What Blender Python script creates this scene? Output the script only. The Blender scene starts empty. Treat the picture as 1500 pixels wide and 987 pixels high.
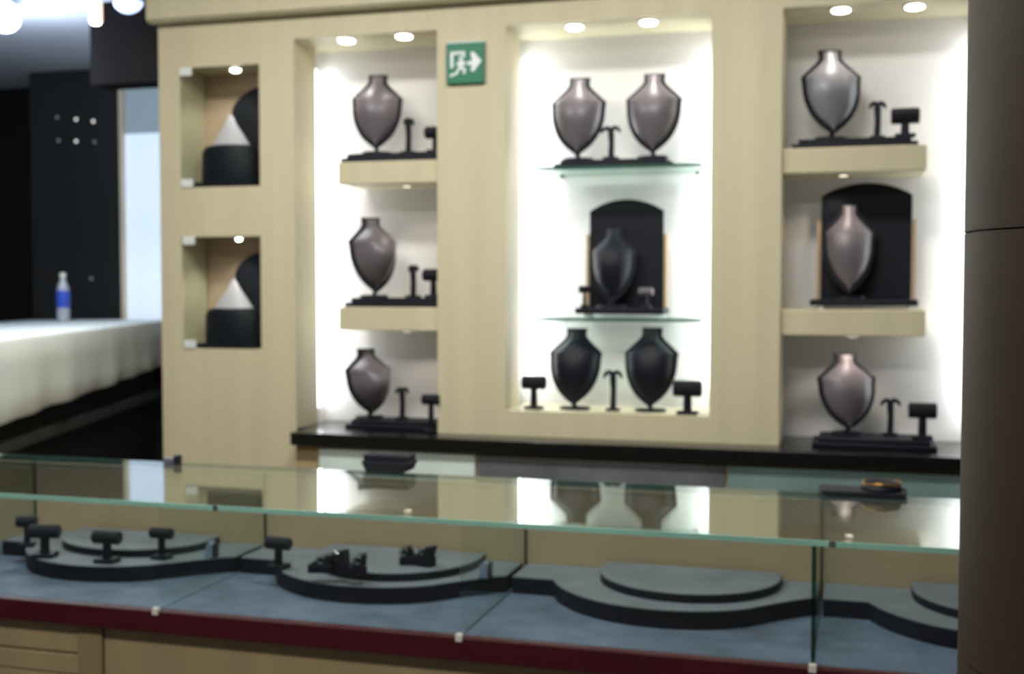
import bpy, bmesh, math, random
from mathutils import Vector, Matrix
random.seed(7)
SC = bpy.context.scene
COL = SC.collection
PI = math.pi

# ------------------------------------------------------------------ camera
# metres; the niche wall's front face is the plane Y = 0, X runs along it, Z up
F = 1750.0                       # focal length in pixels of the 1500 x 987 frame
YAW = math.atan(F / 6020.0)      # turned to the left of the wall's normal
PITCH = math.atan(77.0 / F)      # looking slightly down
DIST, EYE = 4.37, 1.55
cam = bpy.data.cameras.new('camera')
cam.sensor_width = 36.0
cam.lens = 36.0 * F / 1500.0
cam.clip_end = 60
camo = bpy.data.objects.new('camera', cam)
COL.objects.link(camo)
camo.location = (0, -DIST, EYE)
camo.rotation_euler = (PI / 2 - PITCH, 0, YAW)
SC.camera = camo
cam.dof.use_dof = True
cam.dof.focus_distance = 1.3
cam.dof.aperture_fstop = 5.6

# ------------------------------------------------------------------ world, exposure
SC.view_settings.view_transform = 'Standard'
SC.view_settings.look = 'None'
SC.view_settings.gamma = 1.0
SC.view_settings.use_curve_mapping = False
SC.view_settings.exposure = 0.0
w = bpy.data.worlds.new('room_ambient'); SC.world = w
w.use_nodes = True
w.node_tree.nodes['Background'].inputs[0].default_value = (0.80, 0.86, 0.95, 1)
w.node_tree.nodes['Background'].inputs[1].default_value = 0.10


def area(name, loc, target, sx, sy, power, col=(1, 1, 1), parent=None):
    l = bpy.data.lights.new(name, 'AREA'); l.shape = 'RECTANGLE'
    l.size = sx; l.size_y = sy; l.energy = power; l.color = col
    o = bpy.data.objects.new(name, l); COL.objects.link(o)
    o.location = loc
    o.rotation_euler = (Vector(target) - Vector(loc)).to_track_quat('-Z', 'Y').to_euler()
    if parent: o.parent = parent
    return o


# added, unseen fill lamps (their housings are built with the ceiling below)
CEIL = 3.2
FILL_LAMPS = [(-2.2, -1.45), (-0.6, -1.45), (-2.2, -3.6), (-0.6, -3.6), (-3.4, 0.9)]  # last one is added to brighten the white counter
for lx, ly in FILL_LAMPS:
    area('ceiling_fill_light', (lx, ly, CEIL - 0.04), (lx, ly, 0), 0.9, 0.3, 38 if -2 < ly < 0 else 30 if ly < 0 else 50, (1.0, 0.98, 0.93))


# ------------------------------------------------------------------ photo pixel -> place
def ray(x, y):
    xc, yc = (x - 750) / F, -(y - 493.5) / F
    st, ct, sp, cp = math.sin(YAW), math.cos(YAW), math.sin(PITCH), math.cos(PITCH)
    f = (-st * cp, ct * cp, -sp); r = (ct, st, 0); u = (-st * sp, ct * sp, cp)
    return [f[i] + xc * r[i] + yc * u[i] for i in range(3)]


def onY(x, y, Y=0.0):
    d = ray(x, y); t = (Y + DIST) / d[1]
    return Vector((t * d[0], Y, EYE + t * d[2]))


def onZ(x, y, Z):
    d = ray(x, y); t = (Z - EYE) / d[2]
    return Vector((t * d[0], -DIST + t * d[1], Z))


# ------------------------------------------------------------------ materials
def lin(c):
    return tuple(((v / 255) / 12.92 if v / 255 <= 0.04045 else ((v / 255 + 0.055) / 1.055) ** 2.4) for v in c) + (1,)


MATS = {}


def mat(name, rgb, rough=0.5, spec=0.5, metal=0.0, vary=0.0, scale=(8, 8, 8), bump=0.0, sheen=0.0, coat=0.0, emit=None, es=0):
    if name in MATS: return MATS[name]
    m = bpy.data.materials.new(name); m.use_nodes = True
    nt = m.node_tree; b = nt.nodes['Principled BSDF']
    c = lin(rgb)
    b.inputs['Base Color'].default_value = c
    b.inputs['Roughness'].default_value = rough
    b.inputs['Specular IOR Level'].default_value = spec
    b.inputs['Metallic'].default_value = metal
    b.inputs['Sheen Weight'].default_value = sheen
    b.inputs['Coat Weight'].default_value = coat
    if emit:
        b.inputs['Emission Color'].default_value = lin(emit)
        b.inputs['Emission Strength'].default_value = es
    if vary or bump:
        tc = nt.nodes.new('ShaderNodeTexCoord'); mp = nt.nodes.new('ShaderNodeMapping')
        mp.inputs['Scale'].default_value = scale
        nz = nt.nodes.new('ShaderNodeTexNoise'); nz.inputs['Scale'].default_value = 1.0
        nz.inputs['Detail'].default_value = 5
        nt.links.new(tc.outputs['Object'], mp.inputs['Vector'])
        nt.links.new(mp.outputs['Vector'], nz.inputs['Vector'])
        if vary:
            rp = nt.nodes.new('ShaderNodeValToRGB')
            rp.color_ramp.elements[0].position = 0.3; rp.color_ramp.elements[1].position = 0.7
            rp.color_ramp.elements[0].color = tuple(v * (1 - vary) for v in c[:3]) + (1,)
            rp.color_ramp.elements[1].color = tuple(min(1, v * (1 + vary)) for v in c[:3]) + (1,)
            nt.links.new(nz.outputs['Fac'], rp.inputs['Fac'])
            nt.links.new(rp.outputs['Color'], b.inputs['Base Color'])
        if bump:
            bp = nt.nodes.new('ShaderNodeBump'); bp.inputs['Strength'].default_value = bump
            bp.inputs['Distance'].default_value = 0.002
            nt.links.new(nz.outputs['Fac'], bp.inputs['Height'])
            nt.links.new(bp.outputs['Normal'], b.inputs['Normal'])
    MATS[name] = m
    return m


def glass(name, tint, refl=1.0, haze=0.0):
    """clear pane: straight-through transparency plus Fresnel (Schlick) reflection on each face"""
    if name in MATS: return MATS[name]
    m = bpy.data.materials.new(name); m.use_nodes = True
    nt = m.node_tree; nt.nodes.clear()
    out = nt.nodes.new('ShaderNodeOutputMaterial')
    tr = nt.nodes.new('ShaderNodeBsdfTransparent'); tr.inputs[0].default_value = lin(tint)
    gl = nt.nodes.new('ShaderNodeBsdfGlossy'); gl.inputs['Roughness'].default_value = 0.02
    gl.inputs['Color'].default_value = (0.93, 0.98, 0.96, 1)
    geo = nt.nodes.new('ShaderNodeNewGeometry')
    dot = nt.nodes.new('ShaderNodeVectorMath'); dot.operation = 'DOT_PRODUCT'
    nt.links.new(geo.outputs['Incoming'], dot.inputs[0]); nt.links.new(geo.outputs['Normal'], dot.inputs[1])

    def mth(op, a, b=None):
        n = nt.nodes.new('ShaderNodeMath'); n.operation = op
        for i, v in enumerate((a, b)):
            if v is None: continue
            if isinstance(v, (int, float)): n.inputs[i].default_value = v
            else: nt.links.new(v, n.inputs[i])
        return n.outputs[0]
    c = mth('ABSOLUTE', dot.outputs['Value'])
    fr = mth('MULTIPLY', mth('ADD', mth('MULTIPLY', mth('POWER', mth('SUBTRACT', 1.0, c), 5.0), 0.96), 0.04), refl)
    mx = nt.nodes.new('ShaderNodeMixShader')
    nt.links.new(fr, mx.inputs[0]); nt.links.new(tr.outputs[0], mx.inputs[1]); nt.links.new(gl.outputs[0], mx.inputs[2])
    nt.links.new(mx.outputs[0], out.inputs[0])
    MATS[name] = m
    return m


WALL = mat('maple_veneer', (206, 197, 165), 0.5, 0.3, vary=0.05, scale=(14, 14, 0.7))
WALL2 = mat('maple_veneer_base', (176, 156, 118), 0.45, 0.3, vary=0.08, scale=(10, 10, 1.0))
BACKP = mat('case_back_laminate', (184, 164, 132), 0.5, 0.3, vary=0.06, scale=(6, 6, 2))
LINER = mat('brown_niche_liner', (196, 168, 142), 0.5, 0.3, vary=0.05)
NICHE = mat('white_laminate', (230, 228, 226), 0.5, 0.3, vary=0.01)
BLACKST = mat('black_polished_stone', (10, 14, 16), 0.2, 0.35, vary=0.3, scale=(60, 60, 60))
VELVET = mat('black_velvet', (10, 13, 23), 0.75, 0.3, sheen=0.1)
BLACK = mat('black_leatherette', (14, 17, 29), 0.55, 0.3, bump=0.2, scale=(300, 300, 300))
SATIN = mat('charcoal_satin', (104, 97, 102), 0.38, 0.45, vary=0.05, scale=(20, 20, 20), sheen=0.1)
PALE = mat('pale_satin', (205, 195, 205), 0.45, 0.4, vary=0.03)
PADTOP = mat('blue_grey_suede', (80, 91, 108), 0.7, 0.25, vary=0.28, scale=(9, 9, 9), bump=0.15)
PLATTOP = mat('grey_suede_top', (99, 105, 110), 0.7, 0.25, vary=0.15, scale=(11, 11, 11), bump=0.15)
RAIL = mat('maroon_lacquer', (78, 20, 30), 0.4, 0.4, vary=0.1)
CHROME = mat('chrome', (225, 225, 225), 0.15, 0.5, metal=1.0)
TAN = mat('tan_frame_wood', (186, 160, 122), 0.5, 0.3, vary=0.06)
GREEN = mat('sign_green', (38, 120, 88), 0.4, 0.4, vary=0.04)
WHITE = mat('sign_white', (235, 240, 240), 0.45, 0.4, vary=0.01)
DARKW = mat('dark_panelling', (34, 36, 37), 0.45, 0.35, vary=0.15, scale=(6, 6, 1))
DARK2 = mat('near_black_wall', (8, 9, 12), 0.6, 0.3, vary=0.1)
CEILM = mat('grey_ceiling', (176, 182, 194), 0.6, 0.3, vary=0.04, scale=(2, 2, 2))
CLOTH = mat('white_counter_cloth', (212, 220, 218), 0.6, 0.3, vary=0.05, scale=(5, 5, 2), bump=0.2)
COLM = mat('brown_column_laminate', (56, 47, 34), 0.55, 0.2, vary=0.07, scale=(3, 3, 40))
FLOORM = mat('dark_floor_tile', (70, 64, 58), 0.3, 0.4, vary=0.1, scale=(2, 2, 2))
GLASS = glass('case_glass', (250, 253, 252), 1.12)
PANE = glass('shelf_glass', (226, 242, 235), 0.9)
EDGE = mat('green_glass_edge', (160, 214, 196), 0.2, 0.5, vary=0.12, scale=(5, 5, 5))
EDGED = mat('dark_green_glass_edge', (62, 100, 88), 0.2, 0.5, vary=0.12, scale=(5, 5, 5))
LAMPW = mat('lamp_lens', (255, 250, 240), 0.4, emit=(255, 246, 232), es=14)
TUBE = mat('fluorescent_tube', (255, 255, 255), 0.4, emit=(236, 244, 255), es=6)


# ------------------------------------------------------------------ mesh helpers
def bm_box(bm, x0, x1, y0, y1, z0, z1):
    r = bmesh.ops.create_cube(bm, size=1)
    for v in r['verts']:
        v.co = Vector(((x0 + x1) / 2 + v.co.x * (x1 - x0), (y0 + y1) / 2 + v.co.y * (y1 - y0), (z0 + z1) / 2 + v.co.z * (z1 - z0)))
    return r['verts']


def bm_lathe(bm, prof, seg=28, c=(0, 0, 0), axis='Z'):
    rings = []
    for r, h in prof:
        ring = []
        for i in range(seg):
            a = 2 * PI * i / seg
            p = (r * math.cos(a), r * math.sin(a), h)
            if axis == 'X': p = (h, r * math.cos(a), r * math.sin(a))
            if axis == 'Y': p = (r * math.cos(a), h, r * math.sin(a))
            ring.append(bm.verts.new(Vector(p) + Vector(c)))
        rings.append(ring)
    for a, b in zip(rings, rings[1:]):
        for i in range(seg):
            bm.faces.new((a[i], a[(i + 1) % seg], b[(i + 1) % seg], b[i]))
    bm.faces.new(rings[0]); bm.faces.new(rings[-1])
    return bm


def bm_prism(bm, pts, z0, z1, plane='XY'):
    """extrude an outline; XY -> along Z, XZ -> along Y"""
    def P(p, h): return (p[0], p[1], h) if plane == 'XY' else (p[0], h, p[1])
    a = [bm.verts.new(P(p, z0)) for p in pts]; b = [bm.verts.new(P(p, z1)) for p in pts]
    n = len(pts)
    bm.faces.new(a); bm.faces.new(b)
    for i in range(n): bm.faces.new((a[i], a[(i + 1) % n], b[(i + 1) % n], b[i]))


def bm_tube(bm, pts, rad, seg=10):
    """swept round tube through points, rad a number or a list"""
    pts = [Vector(p) for p in pts]; n = len(pts)
    rs = rad if isinstance(rad, (list, tuple)) else [rad] * n
    rings = []
    for i, p in enumerate(pts):
        t = (pts[min(i + 1, n - 1)] - pts[max(i - 1, 0)]).normalized()
        ref = Vector((0, 1, 0)) if abs(t.y) < 0.9 else Vector((1, 0, 0))
        u = t.cross(ref).normalized(); v = t.cross(u)
        rings.append([bm.verts.new(p + rs[i] * (math.cos(2 * PI * k / seg) * u + math.sin(2 * PI * k / seg) * v)) for k in range(seg)])
    for a, b in zip(rings, rings[1:]):
        for k in range(seg): bm.faces.new((a[k], a[(k + 1) % seg], b[(k + 1) % seg], b[k]))
    bm.faces.new(rings[0]); bm.faces.new(rings[-1])


def obj(name, bm, m, parent=None, smooth=False, bevel=0, loc=(0, 0, 0)):
    bmesh.ops.recalc_face_normals(bm, faces=bm.faces)
    me = bpy.data.meshes.new(name); bm.to_mesh(me); bm.free()
    for mm in (m if isinstance(m, (list, tuple)) else [m]): me.materials.append(mm)
    o = bpy.data.objects.new(name, me); COL.objects.link(o)
    o.location = loc
    if parent: o.parent = parent
    if smooth:
        me.polygons.foreach_set('use_smooth', [True] * len(me.polygons))
        me.set_sharp_from_angle(angle=math.radians(38))
    if bevel:
        b = o.modifiers.new('bevel', 'BEVEL'); b.width = bevel; b.segments = 2; b.limit_method = 'ANGLE'
    return o


def box(name, x0, x1, y0, y1, z0, z1, m, parent=None, bevel=0):
    bm = bmesh.new(); bm_box(bm, x0, x1, y0, y1, z0, z1)
    return obj(name, bm, m, parent, bevel=bevel)


def thing(name, label, cat, loc=(0, 0, 0), rz=0, group=None):
    o = bpy.data.objects.new(name, None); COL.objects.link(o)
    o.empty_display_size = 0.05
    o.location = loc; o.rotation_euler = (0, 0, rz)
    o['label'] = label; o['category'] = cat
    if group: o['group'] = group
    return o


def tag(o, label, cat, group=None):
    o['label'] = label; o['category'] = cat
    if group: o['group'] = group
    return o


def struct(o):
    o['kind'] = 'structure'; return o


# ------------------------------------------------------------------ the setting
ZC = CEIL
YF = 3.6                                       # the far room's back wall
XF = lambda px: onY(px, 300, YF).x
LN = (-2.176, -1.571); CN = (-1.297, -0.522); RN = (-0.272, 0.40)     # niche openings (X)
NT = 2.526                                                            # niche soffit
LEDGE = 0.972
CB = 1.068                                                            # centre niche sill
TH = 0.20                                                             # panel thickness (niche returns)
BK = 0.30                                                             # back of the niches
SA = (-2.693, -2.330, 1.948, 2.436); SB = (-2.688, -2.322, 1.286, 1.746)   # the two small glazed niches
WL, WR = -2.79, 1.3
bm = bmesh.new()
# one framed panel wall made of solid pieces around the openings
bm_box(bm, WL, WR, 0, BK + 0.1, NT, ZC)
bm_box(bm, WL, SA[0] - 0.0, 0, TH, 0, NT)
bm_box(bm, SA[1], LN[0], 0, TH, 0, NT)
bm_box(bm, SA[0], SA[1], 0, TH, SA[3], NT)
bm_box(bm, SA[0], SA[1], 0, TH, SB[3], SA[2])
bm_box(bm, SA[0], SA[1], 0, TH, 0, SB[2])
bm_box(bm, LN[1], CN[0], 0, TH, 0, NT)
bm_box(bm, CN[0], CN[1], 0, BK, 0, CB)
bm_box(bm, CN[1], RN[0], 0, TH, 0, NT)
bm_box(bm, RN[1], WR, 0, TH, 0, NT)
bm_box(bm, LN[0], LN[1], 0.02, BK, 0, 0.90)
bm_box(bm, RN[0], RN[1], 0.02, BK, 0, 0.90)
wall = struct(obj('wall_back', bm, WALL))
bm = bmesh.new()
bm_box(bm, WL, WR, BK, BK + 0.03, 0, NT)
# partitions between the niche cavities
for x in (-2.30, -1.44, -0.40): bm_box(bm, x - 0.01, x + 0.01, TH, BK, 0, NT)
struct(obj('wall_niche_lining', bm, NICHE))
# vertical panel joints on the wall are shallow shadow gaps between separate facing boards
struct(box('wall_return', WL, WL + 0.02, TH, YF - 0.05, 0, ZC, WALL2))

bm = bmesh.new()
bm_prism(bm, [(-0.055, 2.63), (-0.055, ZC - 0.002), (-0.001, ZC - 0.002), (-0.001, 2.618), (-0.04, 2.618)], WL - 0.02, WR)
for v in bm.verts: v.co = Vector((v.co.z, v.co.x, v.co.y))
struct(obj('trim_1', bm, WALL))

struct(box('floor', -8, 3, -7, 6, -0.05, 0, FLOORM))
struct(box('ceiling', -8, 3, -7, 6, ZC, ZC + 0.05, CEILM))
struct(box('wall_far', -8, XF(46), YF + 0.6, YF + 0.7, 0, ZC, DARK2))
bm = bmesh.new(); bm_box(bm, XF(46), XF(177), YF, YF + 0.7, 0, ZC)
struct(obj('wall_dark_panel', bm, DARKW, bevel=0.006))
HZ = onY(200, 124, YF).z                        # top of the glowing panel
bm = bmesh.new(); bm_box(bm, XF(177), -2.77, YF - 0.02, YF + 0.2, HZ + 0.005, ZC)
struct(obj('wall_far_header', bm, DARKW))
struct(box('wall_far_side', XF(262), -2.77, YF, YF + 0.2, 0, HZ, DARKW))
struct(box('wall_far_apron', XF(177), XF(261), YF + 0.05, YF + 0.2, 0, 1.15, DARKW))
q0, q1 = onY(132, 80, 1.75), onY(180, 122, 1.75)
struct(box('ceiling_bulkhead', q0.x, WL - 0.03, 1.75, 1.95, q1.z, ZC, mat('dark_brown_bulkhead', (16, 14, 15), 0.9, 0.05, vary=0.1)))
struct(box('trim_2', XF(177), XF(182), YF - 0.012, YF + 0.05, 1.15, HZ, mat('pale_trim', (220, 205, 180), 0.5, 0.3, vary=0.03, emit=None)))

# housings of the added ceiling fill lamps
for i, (lx, ly) in enumerate(FILL_LAMPS):
    t = thing('ceiling_fill_lamp', 'unseen rectangular ceiling lamp added to light the white counter' if ly > 0 else 'unseen rectangular fill lamp added in the ceiling above the glass display case' if ly > -2 else 'unseen rectangular fill lamp added in the ceiling in front of the display case', 'lamp', (lx, ly, CEIL - 0.03), 0, 'added ceiling fill lamps')
    bm = bmesh.new(); bm_box(bm, -0.48, 0.48, -0.18, 0.18, 0.0, 0.03); obj('housing', bm, WHITE, t, bevel=0.004)
    bm = bmesh.new(); bm_box(bm, -0.45, 0.45, -0.15, 0.15, -0.004, 0.0); obj('diffuser', bm, mat('diffuser', (250, 250, 245), 0.5, emit=(255, 244, 224), es=2.0), t)

# ------------------------------------------------------------------ background on the left
p = thing('wall_glow_panel', 'tall white panel with a grey upper pane, glowing in place of a lit wall, beside the dark panelling', 'panel', (XF(220), YF + 0.02, 0))
LIT = mat('wall_glow_white', (225, 236, 250), 0.4, emit=(212, 230, 255), es=0.56)  # emission stands in for the lit wall of the room beyond
LIT2 = mat('dim_grey_glow', (150, 165, 172), 0.3, emit=(140, 160, 170), es=0.28)
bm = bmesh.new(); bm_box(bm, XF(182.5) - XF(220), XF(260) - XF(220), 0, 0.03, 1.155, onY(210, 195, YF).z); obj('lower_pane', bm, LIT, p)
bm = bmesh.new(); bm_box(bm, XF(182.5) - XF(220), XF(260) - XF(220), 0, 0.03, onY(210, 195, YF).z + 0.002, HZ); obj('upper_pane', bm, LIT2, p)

# pin lights in the dark panel, two rows of three
PIN = mat('pin_light_lens', (240, 240, 235), 0.4, emit=(255, 250, 240), es=1.1)
PIN2 = mat('pin_light_dim_lens', (120, 120, 118), 0.4, emit=(200, 200, 195), es=0.22)
for i, (x, y) in enumerate([(85, 172), (113, 175), (138, 178), (87, 206), (113, 207), (140, 208), (135, 408)]):
    q = onY(x, y, YF)
    row = 'upper' if i < 3 else 'lower'
    lab = 'tiny pin light in the %s row on dark panelling, %s' % (row, ('beside the black recess', 'in the middle', 'towards the glowing white panel')[i % 3]) if i < 6 else 'single faint pin light low on the dark panelling above the white counter'
    t = thing('pin_light', lab, 'light', (q.x, YF, q.z), 0, 'pin lights on the dark panelling')
    bm = bmesh.new(); bm_lathe(bm, [(0.018, 0), (0.018, -0.008), (0.013, -0.012)], 14, axis='Y'); obj('bezel', bm, BLACK, t, True)
    bm = bmesh.new(); bm_lathe(bm, [(0.012, -0.012), (0.009, -0.016), (0.003, -0.018)], 14, axis='Y'); obj('lens', bm, PIN if i in (1, 2, 4) else PIN2, t, True)

# lamps under the far ceiling
t = thing('globe_lamp', 'round white globe lamp glowing under the far grey ceiling', 'lamp', (onZ(8, 25, ZC - 0.1).x, onZ(8, 25, ZC - 0.1).y, ZC))
bm = bmesh.new(); bm_lathe(bm, [(0.05, 0), (0.05, -0.02), (0.03, -0.03)], 20); obj('mount', bm, CHROME, t, True)
bm = bmesh.new(); bm_lathe(bm, [(0.03, -0.03)] + [(0.085 * math.sin(a), -0.10 + 0.085 * math.cos(a)) for a in [PI * k / 14 for k in range(2, 14)]] + [(0.006, -0.185)], 24)
obj('globe', bm, mat('globe_glass', (240, 245, 255), 0.3, emit=(205, 225, 255), es=3), t, True)
l = bpy.data.lights.new('globe_light', 'POINT'); l.energy = 75; l.color = (0.75, 0.86, 1); l.shadow_soft_size = 0.12
lo = bpy.data.objects.new('globe_light', l); COL.objects.link(lo); lo.location = (0, -0.05, -0.33); lo.parent = t
q = onZ(140, 32, ZC - 0.22)
t = thing('spot_lamp', 'slim cylindrical spot lamp hanging from the far ceiling beside the dark header', 'lamp', (q.x, q.y, ZC))
bm = bmesh.new(); bm_lathe(bm, [(0.008, 0), (0.008, -(ZC - q.z) + 0.0)], 10); obj('stem', bm, CHROME, t, True)
bm = bmesh.new(); bm_lathe(bm, [(0.02, q.z - ZC + 0.13), (0.036, q.z - ZC + 0.115), (0.036, q.z - ZC), (0.03, q.z - ZC - 0.002)], 20); obj('shade', bm, mat('warm_shade', (230, 214, 190), 0.4, emit=(255, 235, 205), es=0.5), t, True)
bm = bmesh.new(); bm_lathe(bm, [(0.029, q.z - ZC - 0.002), (0.02, q.z - ZC - 0.014), (0.005, q.z - ZC - 0.016)], 20); obj('lens', bm, LAMPW, t, True)
q = onZ(190, 0, ZC)
t = thing('dome_lamp', 'shallow bluish white dome lamp on the far ceiling above the glowing white panel', 'lamp', (q.x, q.y, ZC))
bm = bmesh.new(); bm_lathe(bm, [(0.10, 0), (0.10, -0.015), (0.09, -0.02)], 28); obj('rim', bm, CHROME, t, True)
bm = bmesh.new(); bm_lathe(bm, [(0.09, -0.02), (0.08, -0.045), (0.055, -0.065), (0.025, -0.075), (0.004, -0.077)], 28); obj('dome', bm, mat('dome_glass', (225, 235, 255), 0.3, emit=(190, 214, 255), es=2.2), t, True)

# the high white counter, running back past the wall's left end
A = Vector((-3.996, 0.488, 0)); B = Vector((-4.915, 3.267, 0)); dv = B - A
nrm = Vector((-dv.y, dv.x, 0)).normalized()           # to the left, away from the shop
if nrm.x > 0: nrm = -nrm


def cpt(t, d): return A + dv * t + nrm * d


ct = thing('reception_counter', 'high white draped counter with a dark recessed base behind the niche wall', 'counter', (cpt(0.5, 0.5).x, cpt(0.5, 0.5).y, 0))
org = Vector(ct.location)
TOPZ = 1.284
T0, T1 = -0.38, 1.09


def zbot(t): return 0.870 + 0.075 * t


bm = bmesh.new()
N = 70; rows = []
for i in range(N + 1):
    t = T0 + (T1 - T0) * i / N
    wv = 0.007 * math.sin(t * 23) + 0.005 * math.sin(t * 41 + 1)
    zb = zbot(t) + 0.004 * math.sin(t * 30)
    sec = [(1.0, TOPZ), (0.10, TOPZ), (0.03, TOPZ - 0.001), (0.008, TOPZ - 0.007), (0.0, TOPZ - 0.022), (-0.4 * wv, TOPZ - 0.14), (-wv, TOPZ - 0.28), (-1.4 * wv, zb + 0.03), (-1.4 * wv + 0.01, zb), (0.03, zb)]
    rows.append([bm.verts.new(cpt(t, d) + Vector((0, 0, z)) - org) for d, z in sec])
for a, b in zip(rows, rows[1:]):
    for k in range(len(a) - 1): bm.faces.new((a[k], a[k + 1], b[k + 1], b[k]))
cl = obj('counter_cloth', bm, CLOTH, ct, True)
sm = cl.modifiers.new('thick', 'SOLIDIFY'); sm.thickness = 0.006; sm.offset = 0


def cbox(name, t0, t1, d0, d1, z0, z1, m, parent, bevel=0):
    bm = bmesh.new()
    pts = [cpt(t0, d0) - org, cpt(t1, d0) - org, cpt(t1, d1) - org, cpt(t0, d1) - org]
    bm_prism(bm, [(q.x, q.y) for q in pts], z0, z1)
    return obj(name, bm, m, parent, bevel=bevel)


cbox('counter_slab', T0, T1, 0.04, 0.98, TOPZ - 0.06, TOPZ - 0.006, DARKW, ct)
cbox('counter_base', T0, T1, 0.10, 0.92, 0, TOPZ - 0.061, DARKW, ct)
cbox('counter_rail', T0, T1, 0.045, 0.099, 0.70, 0.76, mat('dark_grey_rail', (62, 66, 66), 0.35, 0.5, vary=0.2), ct, 0.006)

# water bottle on the counter
bp_ = onZ(93, 470, TOPZ + 0.004)
t = thing('water_bottle', 'clear plastic water bottle with a blue label on the white counter', 'bottle', (bp_.x, bp_.y, TOPZ + 0.003))
t.scale = (1.28, 1.28, 1.28)
bm = bmesh.new(); bm_lathe(bm, [(0.026, 0), (0.034, 0.006), (0.035, 0.06), (0.033, 0.075), (0.035, 0.09), (0.035, 0.165), (0.033, 0.18), (0.026, 0.205), (0.015, 0.228), (0.0135, 0.245)], 24)
obj('bottle_body', bm, mat('bottle_plastic', (168, 176, 186), 0.15, 0.6, vary=0.1), t, True)
bm = bmesh.new(); bm_lathe(bm, [(0.0352, 0.075), (0.0362, 0.078), (0.0362, 0.168), (0.0352, 0.171)], 24); obj('label_wrap', bm, mat('blue_label', (52, 84, 190), 0.4, 0.4, vary=0.15, scale=(40, 40, 40)), t, True)
bm = bmesh.new(); bm_lathe(bm, [(0.0145, 0.245), (0.017, 0.247), (0.017, 0.266), (0.015, 0.27)], 20); obj('cap', bm, mat('pale_cap', (205, 210, 195), 0.4, vary=0.03), t, True)


# ------------------------------------------------------------------ niche lighting
def spot(name, loc, target, power, size_deg, col=(1, 0.96, 0.91), parent=None, soft=0.02, blend=0.6):
    l = bpy.data.lights.new(name, 'SPOT'); l.energy = power; l.color = col
    l.spot_size = math.radians(size_deg); l.spot_blend = blend; l.shadow_soft_size = soft
    o = bpy.data.objects.new(name, l); COL.objects.link(o); o.location = loc
    o.rotation_euler = (Vector(target) - Vector(loc)).to_track_quat('-Z', 'Y').to_euler()
    if parent: o.parent = parent
    return o


def downlight(px, py, z, label, power, group, tgt=(0, 0.10, -1), Y=None, r=0.034, cone=70, col=(1, 0.96, 0.91)):
    q = onZ(px, py, z)
    y = max(q.y, r + 0.012) if Y is None else Y
    q = onY(px, py, y)
    t = thing('downlight', label, 'light', (q.x, y, z), 0, group)
    bm = bmesh.new(); bm_lathe(bm, [(r + 0.007, 0), (r + 0.007, -0.004), (r, -0.007)], 24); obj('trim_ring', bm, CHROME, t, True)
    bm = bmesh.new(); bm_lathe(bm, [(r - 0.001, -0.003), (r - 0.004, -0.012), (r * 0.4, -0.017), (0.002, -0.018)], 24); obj('lens', bm, LAMPW, t, True)
    spot('downlight_beam', (0, 0, -0.025), tgt, power, cone, col, parent=t)
    return t


G_ = 'niche downlights'
downlight(508, 57, NT, 'round downlight above the necklace bust in the niche beside the exit sign', 2.4, G_)
downlight(592, 50, NT, 'round downlight next to the exit sign in the same niche soffit', 1.6, G_)
downlight(842, 37, NT, 'round downlight over the glass shelves, next to the exit sign post', 3.6, G_)
downlight(950, 30, NT, 'round downlight over the glass shelves, farther from the exit sign', 3.6, G_)
downlight(1232, 12, NT, 'round downlight above the bust in the niche beside the brown column', 3.0, G_, tgt=(0.0, 0.06, -1), col=(1, 0.86, 0.74))
downlight(1340, 7, NT, 'round downlight above the bracelet stand in the niche beside the brown column', 1.6, G_, tgt=(0.1, 0.1, -1))
downlight(345, 103, SA[3], 'small round downlight in the top of the upper glazed niche', 2.0, 'glazed niche downlights', r=0.024, Y=0.06, tgt=(-0.25, 0.12, -1), cone=110)
downlight(350, 350, SB[3], 'small round downlight in the top of the lower glazed niche', 2.0, 'glazed niche downlights', r=0.016, Y=0.06, tgt=(-0.25, 0.12, -1), cone=110)


# hidden fluorescent tubes behind the niche frames
def tube(x, z0, z1, label, aim, power, g='niche tube lights'):
    t = thing('tube_light', label, 'light', (x, TH + 0.05, z0), 0, g)
    bm = bmesh.new(); bm_lathe(bm, [(0.008, 0), (0.013, 0.004), (0.013, z1 - z0 - 0.004), (0.008, z1 - z0)], 14); obj('tube', bm, TUBE, t, True)
    bm = bmesh.new(); bm_lathe(bm, [(0.015, 0), (0.015, 0.03)], 14); obj('end_cap', bm, CHROME, t, True)
    bm = bmesh.new(); bm_lathe(bm, [(0.015, z1 - z0 - 0.03), (0.015, z1 - z0)], 14); obj('end_cap', bm, CHROME, t, True)
    area('tube_glow', (aim * 0.02, 0, (z1 - z0) / 2), (aim * 0.5, 0.035, (z1 - z0) / 2), 0.03, z1 - z0 - 0.1, power, (0.88, 0.94, 1.0), t)


tube(LN[0] - 0.035, 1.0, 2.48, 'vertical fluorescent tube hidden behind the frame of the niche beside the exit sign', 1, 2.6)
tube(CN[0] - 0.035, 1.10, 2.48, 'vertical fluorescent tube behind the glass shelf niche frame, exit sign side', 1, 4.6)
tube(CN[1] + 0.035, 1.10, 2.48, 'vertical fluorescent tube behind the glass shelf niche frame, column side', -1, 3.8)
tube(RN[1] + 0.035, 1.0, 2.48, 'vertical fluorescent tube hidden behind the frame next to the brown column', -1, 2.6)

# ------------------------------------------------------------------ shelves and ledge
S1T, S1B, S2T, S2B = 2.034, 1.946, 1.460, 1.368
SHY = (0.02, BK)


def wood_shelf(x0, x1, z0, z1, label):
    o = box('niche_shelf', x0, x1, SHY[0], SHY[1], z0, z1, WALL, bevel=0.003)
    return tag(o, label, 'shelf', 'thick maple niche shelves')


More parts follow.
